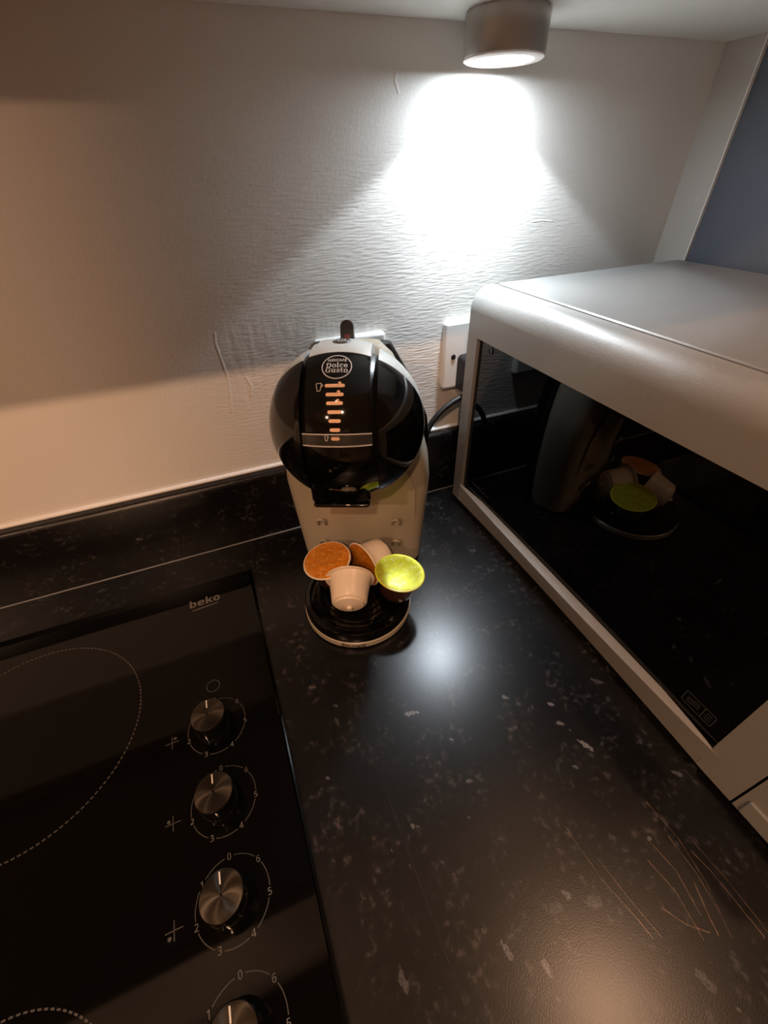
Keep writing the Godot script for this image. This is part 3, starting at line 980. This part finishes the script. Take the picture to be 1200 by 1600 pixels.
func build_coffee_machine() -> Node3D:
	var t := thing("coffee_machine", "black and cream capsule coffee machine with a round glossy head", "coffee machine", P(0.0815, 0, -0.3077), deg_to_rad(-24.0))
	var d := PI / 180.0
	# foot and body
	var st := begin()
	lathe(st, [Vector2(0.056, 0.0002), Vector2(0.057, 0.0025)], 64, Transform3D())
	slab(st, 0.055, 0.055, 0.02, 0.012, 0.002, Transform3D(Basis(), Vector3(0, 0.0002, -0.075)))
	obj("foot", st, M["satin black"], t)
	st = begin()
	lathe(st, [Vector2(0.0603, 0.0025), Vector2(0.0615, 0.0032), Vector2(0.0615, 0.0095), Vector2(0.0605, 0.0102)], 80)
	var ring := obj("base_ring", st, M["machine white"], t)
	# maker's name on the ring
	var around := func(v: Vector3) -> Vector3:
		var a := v.x / 0.0617
		var rr := 0.0616 + v.z
		return Vector3(rr * sin(a), 0.0062 + v.y, rr * cos(a))
	obj_mesh("brand_name", bent(words("DeLonghi", 0.0037, true, true, 0.0003), around), M["satin black"], ring)
	st = begin()
	var oval := rrect(0.0132, 0.0027, 0.0026, 0)
	oval.append(oval[0])
	ribbon(st, oval, 0.00045)
	obj_mesh("brand_frame", bent(st.commit(), func(v: Vector3) -> Vector3: return around.call(Vector3(v.x, -v.z, v.y))), M["satin black"], ring)
	# drip tray: gloss rim, ribbed grille
	st = begin()
	lathe(st, [Vector2(0.0600, 0.0102), Vector2(0.0607, 0.011), Vector2(0.0605, 0.0210), Vector2(0.0590, 0.0232), Vector2(0.0550, 0.0238), Vector2(0.0535, 0.0228), Vector2(0.0530, 0.0205), Vector2(0.010, 0.0205)], 80)
	var tray := obj("drip_tray", st, M["gloss black"], t)
	for r in [0.008, 0.015, 0.022, 0.029, 0.036, 0.043, 0.049]:
		st = begin()
		lathe(st, [Vector2(r - 0.0016, 0.0204), Vector2(r - 0.0010, 0.0224), Vector2(r + 0.0010, 0.0224), Vector2(r + 0.0016, 0.0204)], 64, Transform3D(), false, false)
		obj("grille_ring", st, M["gloss black"], tray)
	# body: cream shell
	st = begin()
	var loops := []
	var hard := []
	for s in [[0.004, 0.0750, -0.060, -0.128], [0.02, 0.0765, -0.0600, -0.130], [0.05, 0.0785, -0.0600, -0.132], [0.09, 0.0812, -0.060, -0.133], [0.125, 0.0830, -0.059, -0.133], [0.150, 0.0805, -0.060, -0.133], [0.172, 0.0745, -0.062, -0.133], [0.20, 0.064, -0.064, -0.132], [0.235, 0.054, -0.070, -0.128], [0.258, 0.042, -0.078, -0.122], [0.270, 0.03, -0.09, -0.115]]:
		loops.append(section(s[1], s[2], s[3], s[0], 56, 3.4))
		hard.append(false)
	rings(st, loops, hard)
	obj("body_shell", st, M["machine white"], t)
	# front panel: a separate shell, arched at its top
	st = begin()
	var nx := 26
	var ny := 22
	var panel := func(u: float, v: float, lift: float) -> Vector3:
		var hwid := lerpf(0.056, 0.066, smoothstep(0.0, 0.6, v))
		var x := u * hwid
		var yt := 0.170 - 0.05 * pow(absf(u), 5.0)
		var z := lerpf(-0.0600, -0.0520, v) - 0.010 * pow(absf(u), 3.0) + 0.004 * sin(v * PI) * (1.0 - u * u) * -1.0
		return Vector3(x, lerpf(0.0245, yt, v), z + lift)
	for i in nx:
		for k in ny:
			var u0 := -1.0 + 2.0 * i / nx
			var u1 := -1.0 + 2.0 * (i + 1) / nx
			var v0 := float(k) / ny
			var v1 := float(k + 1) / ny
			st.set_smooth_group(1)
			quad(st, panel.call(u0, v0, 0.0), panel.call(u1, v0, 0.0), panel.call(u1, v1, 0.0), panel.call(u0, v1, 0.0), Vector3.BACK)
			st.set_smooth_group(2)
			if i == 0:
				quad(st, panel.call(u0, v0, 0.0), panel.call(u0, v1, 0.0), panel.call(u0, v1, -0.006), panel.call(u0, v0, -0.006), Vector3.LEFT)
			if i == nx - 1:
				quad(st, panel.call(u1, v0, 0.0), panel.call(u1, v1, 0.0), panel.call(u1, v1, -0.006), panel.call(u1, v0, -0.006), Vector3.RIGHT)
	obj("front_panel", st, M["machine white"], t)
	# the four little hooks that carry the tray
	for hx in [-0.044, 0.044]:
		for hy in [0.080, 0.047]:
			st = begin()
			var z := -0.0595
			tube(st, smooth_path([Vector3(hx - 0.0045, hy - 0.008, z - 0.001), Vector3(hx - 0.0038, hy + 0.002, z + 0.0045), Vector3(hx, hy + 0.0055, z + 0.006), Vector3(hx + 0.0038, hy + 0.002, z + 0.0045), Vector3(hx + 0.0045, hy - 0.008, z - 0.001)], 5), 0.0016, 8)
			obj("hook", st, M["machine white"], t)
	# water tank behind
	st = begin()
	loops = []
	hard = []
	for s in [[0.004, 0.066, -0.124, -0.142], [0.03, 0.070, -0.123, -0.143], [0.12, 0.0800, -0.118, -0.143], [0.155, 0.0835, -0.118, -0.143], [0.178, 0.0800, -0.118, -0.143], [0.20, 0.072, -0.118, -0.142], [0.23, 0.058, -0.118, -0.142], [0.262, 0.040, -0.118, -0.138]]:
		loops.append(section(s[1], s[2], s[3], s[0], 44, 3.0))
		hard.append(false)
	rings(st, loops, hard)
	obj("water_tank", st, M["smoked tank"], t)
	# head: shells of a sphere turned about the cross axis
	for s in [-1.0, 1.0]:
		for back in 2:
			st = begin()
			var e0: float = (-96.0 if back == 0 else 79.0) * d
			var e1: float = (78.6 if back == 0 else 262.0) * d
			var ns := 26
			var ne := 44
			for i in ns:
				var x0: float = 0.0315 if i == 0 else HR * sin(lerpf(asin(0.0315 / HR), PI / 2, float(i) / ns))
				var x1 := HR * sin(lerpf(asin(0.0315 / HR), PI / 2, float(i + 1) / ns))
				for k in ne:
					var a := lerpf(e0, e1, float(k) / ne)
					var b := lerpf(e0, e1, float(k + 1) / ne)
					st.set_smooth_group(1)
					quad(st, on_head(s * x0, a, HR), on_head(s * x1, a, HR), on_head(s * x1, b, HR), on_head(s * x0, b, HR), on_head(s * (x0 + x1) / 2, (a + b) / 2, HR) - HC)
					if i == 0:
						st.set_smooth_group(2)
						var ra := HR - 0.007
						quad(st, on_head(s * x0, a, HR), on_head(s * x0, b, HR), on_head(s * x0, b, ra), on_head(s * x0, a, ra), Vector3(-s, 0, 0))
			if back == 0:
				obj("side_shell", st, M["gloss black"], t)
			else:
				obj("rear_shell", st, M["machine grey"], t)
	st = begin()
	head_patch(st, -0.0335, 0.0335, -180 * d, 180 * d, HR - 0.0055, 16, 72, 0.004)
	obj("head_core", st, M["satin black"], t)
	st = begin()
	head_patch(st, -0.0320, 0.0320, -100 * d, -7 * d, HR - 0.0012, 14, 24, 0.006)
	obj("lower_front", st, M["gloss black"], t)
	st = begin()
	head_patch(st, -0.0255, 0.0255, -5.5 * d, 76.5 * d, HR + 0.0016, 16, 60, 0.009, 0.016)
	var plate := obj("front_plate", st, M["gloss black"], t)
	st = begin()
	head_patch(st, -0.0255, 0.0255, 76.9 * d, 175 * d, HR + 0.0016, 16, 40, 0.009)
	var cover := obj("top_cover", st, M["machine grey"], t)
	# everything printed on the plate
	var rp := HR + 0.0018
	var print_on := func(cx: float, e: float) -> Callable:
		return func(v: Vector3) -> Vector3:
			return on_head(cx + v.x, e + v.y / rp, rp + v.z)
	var flat := func(cx: float, e: float) -> Callable:
		return func(v: Vector3) -> Vector3:
			return on_head(cx + v.x, e - v.z / rp, rp + v.y)
	st = begin()
	ribbon(st, arc_points(Vector3.ZERO, 0.0117, 0, TAU, 48), 0.0009, 0.0003)
	obj_mesh("badge_ring", bent(st.commit(), flat.call(-0.0005, 63.4 * d)), M["logo silver"], plate)
	obj_mesh("badge_word", bent(words("NESCAFÉ", 0.0026), print_on.call(-0.0005, 68.4 * d)), M["logo silver"], plate)
	obj_mesh("badge_word", bent(words("Dolce", 0.0045, true, true), print_on.call(-0.0005, 64.3 * d)), M["logo silver"], plate)
	obj_mesh("badge_word", bent(words("Gusto", 0.0045, true, true), print_on.call(-0.0005, 60.5 * d)), M["logo silver"], plate)
	var es := [49.8, 44.2, 38.9, 33.6, 28.4, 23.1, 17.9]
	var ws := [0.0158, 0.0142, 0.0132, 0.0112, 0.0097, 0.0083, 0.0068]
	for k in 7:
		st = begin()
		var hw: float = ws[k] / 2
		slab(st, hw, 0.0014, 0.0013, 0.0004, 0.0001)
		if k < 3:
			slab(st, 0.0012, 0.0010, 0.0009, 0.0004, 0.0001, Transform3D(Basis(), Vector3(hw - 0.004, 0, -0.0022)))
		st.generate_normals()
		obj_mesh("level_bar", bent(st.commit(), flat.call(-0.0012, es[k] * d)), M["bar print"], plate)
	for k in 2:
		st = begin()
		var sc: float = [0.85, 0.5][k]
		var cup := PackedVector3Array([Vector3(-0.0026, 0, -0.0036) * sc, Vector3(0.0026, 0, -0.0036) * sc, Vector3(0.0014, 0, 0.0042) * sc, Vector3(-0.0014, 0, 0.0042) * sc, Vector3(-0.0026, 0, -0.0036) * sc])
		ribbon(st, cup, 0.0006, 0.0003)
		ribbon(st, PackedVector3Array([Vector3(0.0024, 0, -0.002) * sc, Vector3(0.0042, 0, -0.0015) * sc, Vector3(0.002, 0, 0.001) * sc]), 0.0006, 0.0003)
		obj_mesh("cup_symbol", bent(st.commit(), flat.call([-0.0140, -0.0085][k], [49.4, 18.2][k] * d)), M["logo silver"], plate)
	# power button on the cover
	st = begin()
	lathe(st, [Vector2(0.0076, 0), Vector2(0.0076, 0.0004), Vector2(0.0071, 0.0007), Vector2(0.0066, 0.0003), Vector2(0.0004, 0.0002)], 36)
	obj_mesh("power_button", bent(st.commit(), flat.call(0.0, 94.0 * d)), M["button grey"], cover)
	st = begin()
	ribbon(st, arc_points(Vector3.ZERO, 0.0032, 0.7, TAU - 0.7, 20), 0.0008, 0.0007)
	ribbon(st, PackedVector3Array([Vector3(0, 0, -0.0042), Vector3(0, 0, -0.001)]), 0.0008, 0.0007)
	obj_mesh("power_symbol", bent(st.commit(), flat.call(0.0, 94.0 * d)), M["logo silver"], cover)
	# lever standing behind the head
	st = begin()
	var up := Transform3D(Basis(Vector3.RIGHT, PI / 2 + 0.25), Vector3(0, 0.276, -0.118))
	var lever := begin()
	var outline := PackedVector2Array()
	for k in 13:
		var a := PI * k / 12
		outline.append(Vector2(0.0063 * cos(a), 0.0215 + 0.0063 * sin(a)))
	outline.append(Vector2(-0.0070, -0.012))
	outline.append(Vector2(0.0070, -0.012))
	extrude_z(lever, outline, -0.005, 0.005)
	var lv := obj("lever", lever, M["satin black"], t)
	lv.transform = Transform3D(Basis(Vector3.RIGHT, -0.25), Vector3(-0.002, 0.2615, -0.105))
	st = begin()
	box(st, Vector3(-0.0018, 0.006, 0.005), Vector3(-0.0008, 0.015, 0.0052))
	box(st, Vector3(0.0008, 0.006, 0.005), Vector3(0.0018, 0.015, 0.0052))
	obj("lever_mark", st, M["red mark"], lv)
	# clear handle across the plate
	st = begin()
	var rr := HR + 0.0062
	var ec := 17.4 * d
	var eh := 3.5 * d
	head_patch(st, -0.0278, 0.0278, ec - eh, ec + eh, rr, 16, 6, 0.0035)
	var handle := obj("clear_handle", st, M["clear plastic"], t)
	for e in [ec - eh, ec + eh]:
		st = begin()
		head_patch(st, -0.0276, 0.0276, e - 0.35 * d, e + 0.35 * d, rr + 0.0002, 16, 2, 0.0006)  # silver strips painted in for the bright outline of the clear plastic
		obj("handle_edge_glint", st, M["logo silver"], handle)
	# capsule holder under the head
	st = begin()
	var holder := func(hw: float, hh: float, r: float, z: float, y: float) -> PackedVector3Array:
		return rrect(hw, hh, r, 0, Transform3D(Basis(Vector3.RIGHT, PI / 2), Vector3(-0.0045, y, z)))
	rings(st, [holder.call(0.0260, 0.011, 0.003, -0.040, 0.1745), holder.call(0.0272, 0.0118, 0.003, 0.006, 0.1735), holder.call(0.0268, 0.0114, 0.0035, 0.0105, 0.1732), holder.call(0.0240, 0.0095, 0.004, 0.0125, 0.1732)], [false, true, false, false])
	obj("capsule_holder", st, M["gloss black"], t)
	st = begin()
	slab(st, 0.0262, 0.012, 0.004, 0.0042, 0.0018, Transform3D(Basis(), Vector3(-0.0045, 0.1580, 0.0035)), 0.0015)
	obj("holder_lip", st, M["gloss black"], t)
	return t

# ------------------------------------------------------------------ capsules
func capsule(label: String, at: Vector3, lid_normal: Vector3, spin: float, body: Material, lid: Material, rim: Material) -> void:
	# the node's origin is the middle of the lid, its y axis looks out of the lid
	var t := thing("coffee_capsule", label, "coffee capsule", at, 0.0, "coffee capsules on the drip tray")
	var y := lid_normal.normalized()
	var x := Vector3.UP.cross(y)
	if x.length() < 0.05:
		x = Vector3.RIGHT - y * y.x
	x = x.normalized()
	t.basis = Basis(x, y, x.cross(y)) * Basis(Vector3.UP, spin)
	var st := begin()
	lathe(st, [Vector2(0.0002, -0.0372), Vector2(0.0026, -0.0370), Vector2(0.0030, -0.0345), Vector2(0.0060, -0.0342), Vector2(0.0150, -0.0318), Vector2(0.0162, -0.0300), Vector2(0.0178, -0.0296), Vector2(0.0188, -0.0285),
		Vector2(0.0200, -0.0200), Vector2(0.0228, -0.0040), Vector2(0.0236, -0.0012), Vector2(0.0262, -0.0012)], 56, Transform3D(), true, false)
	obj("cup", st, body, t)
	st = begin()
	lathe(st, [Vector2(0.0256, -0.0014), Vector2(0.0270, -0.0013), Vector2(0.0275, -0.0006), Vector2(0.0270, 0.0002), Vector2(0.0258, 0.0003)], 64, Transform3D(), false, false)
	obj("rim", st, rim, t)
	# lid with flat texture coordinates, slightly domed
	st = begin()
	st.set_smooth_group(1)
	var n := 56
	var radii := [0.0, 0.010, 0.019, 0.0245, 0.0262]
	var hs := [0.0008, 0.0007, 0.0004, 0.0001, 0.0003]
	for i in n:
		for q in 4:
			var p := [[i, q], [i + 1, q], [i + 1, q + 1], [i, q + 1]]
			for v in [0, 1, 2, 0, 2, 3]:
				var a: float = TAU * p[v][0] / n
				var r: float = radii[p[v][1]]
				st.set_uv(Vector2(0.5 + r * sin(a) / 0.054, 0.5 - r * cos(a) / 0.054))
				st.add_vertex(Vector3(r * sin(a), hs[p[v][1]], -r * cos(a)))
	obj("foil_lid", st, lid, t)

func build_capsules() -> void:
	capsule("upright orange-lidded capsule at the left of the drip tray", P(0.0565, 0.0605, -0.3330), Vector3(-0.16, 0.985, 0.03), 0.5, M["capsule shaded"], M["foil orange"], M["foil rim"])
	capsule("tipped capsule with its orange lid facing left, behind the white one", P(0.0945, 0.0500, -0.3200), Vector3(-0.95, 0.02, 0.32), 0.9, M["capsule white"], M["foil orange"], M["foil rim"])
	capsule("lime green lidded capsule at the right edge of the drip tray", P(0.1245, 0.0610, -0.2830), Vector3(0.13, 0.988, 0.06), 0.2, M["capsule shaded"], M["foil lime"], M["foil rim lime"])
	capsule("cream capsule lying in front with its bottom facing forward", P(0.0738, 0.0500, -0.3050), Vector3(0.34, 0.20, -0.90), 0.0, M["capsule white"], M["foil orange"], M["capsule white"])

# ------------------------------------------------------------------ sockets
func wall_plate(label: String, x: float, y: float, group: String) -> Node3D:
	var t := thing("wall_socket", label, "socket", P(x, y, WALL), 0.0, group)
	var stand := Transform3D(Basis(Vector3.RIGHT, PI / 2), Vector3.ZERO)
	var st := begin()
	slab(st, 0.043, 0.043, 0.004, 0.0095, 0.0035, stand)
	obj("plate", st, M["socket white"], t)
	st = begin()
	slab(st, 0.0065, 0.0105, 0.001, 0.0035, 0.001, stand.translated(Vector3(0.018, 0.024, 0.0094)))
	obj("switch", st, M["socket white"], t)
	for s in [-1.0, 1.0]:
		st = begin()
		lathe(st, [Vector2(0.0034, 0.0), Vector2(0.0034, 0.0008), Vector2(0.0024, 0.0013)], 20, stand.translated(Vector3(s * 0.030, 0.0, 0.0092)))
		obj("screw", st, M["screw"], t)
	st = begin()
	for s in [[0.0, 0.004, 0.002, 0.004], [-0.011, -0.018, 0.0032, 0.002], [0.011, -0.018, 0.0032, 0.002]]:
		box(st, Vector3(s[0] - s[2], s[1] - s[3], 0.0094), Vector3(s[0] + s[2], s[1] + s[3], 0.0097))
	obj("pin_hole", st, M["joint"], t)
	return t

func build_sockets() -> void:
	wall_plate("white wall socket half hidden behind the coffee machine's head", 0.1490, 0.2085, "white wall sockets")
	wall_plate("white wall socket beside the microwave with a black plug in it", 0.3160, 0.2075, "white wall sockets")
	var t := thing("power_cable", "black plug and cable running from the socket to the coffee machine", "cable", P(0.316, 0.19, WALL + 0.0098))
	var st := begin()
	slab(st, 0.0235, 0.0235, 0.006, 0.030, 0.005, Transform3D(Basis(Vector3.RIGHT, PI / 2), Vector3(0, -0.004, 0)))
	obj("plug", st, M["rubber"], t)
	st = begin()
	var p := smooth_path([Vector3(0.0, -0.027, 0.014), Vector3(-0.010, -0.0315, 0.014), Vector3(-0.028, -0.036, 0.014), Vector3(-0.048, -0.0465, 0.014), Vector3(-0.064, -0.062, 0.014), Vector3(-0.076, -0.083, 0.014), Vector3(-0.090, -0.088, 0.014)], 8)
	tube(st, p, 0.0038, 12)
	obj("cord", st, M["rubber"], t)

# ------------------------------------------------------------------
func _ready() -> void:
	var cam := Camera3D.new()
	cam.name = "camera"
	cam.keep_aspect = Camera3D.KEEP_HEIGHT
	cam.fov = rad_to_deg(2.0 * atan(800.0 / 652.95))
	cam.near = 0.01
	add_child(cam)
	cam.transform = Transform3D(Basis(Vector3(0.926353, -0.024666, 0.375847), Vector3(0.256488, 0.772057, -0.581500), Vector3(-0.275832, 0.635075, 0.721524)), P(0, 0.4, 0))
	cam.current = true
	var we := WorldEnvironment.new()
	we.name = "environment"
	var e := Environment.new()
	e.background_mode = Environment.BG_COLOR
	e.background_color = Color(0.01, 0.01, 0.012)
	e.tonemap_mode = Environment.TONE_MAPPER_LINEAR
	e.tonemap_exposure = 1.0
	e.sdfgi_enabled = true
	e.ssao_enabled = true
	e.ssil_enabled = true
	we.environment = e
	add_child(we)
	make_materials()
	build_room()
	build_room_lamps()
	build_lamp()
	build_wall_cabinet()
	build_worktop()
	build_microwave()
	build_hob()
	build_coffee_machine()
	build_sockets()
	build_capsules()
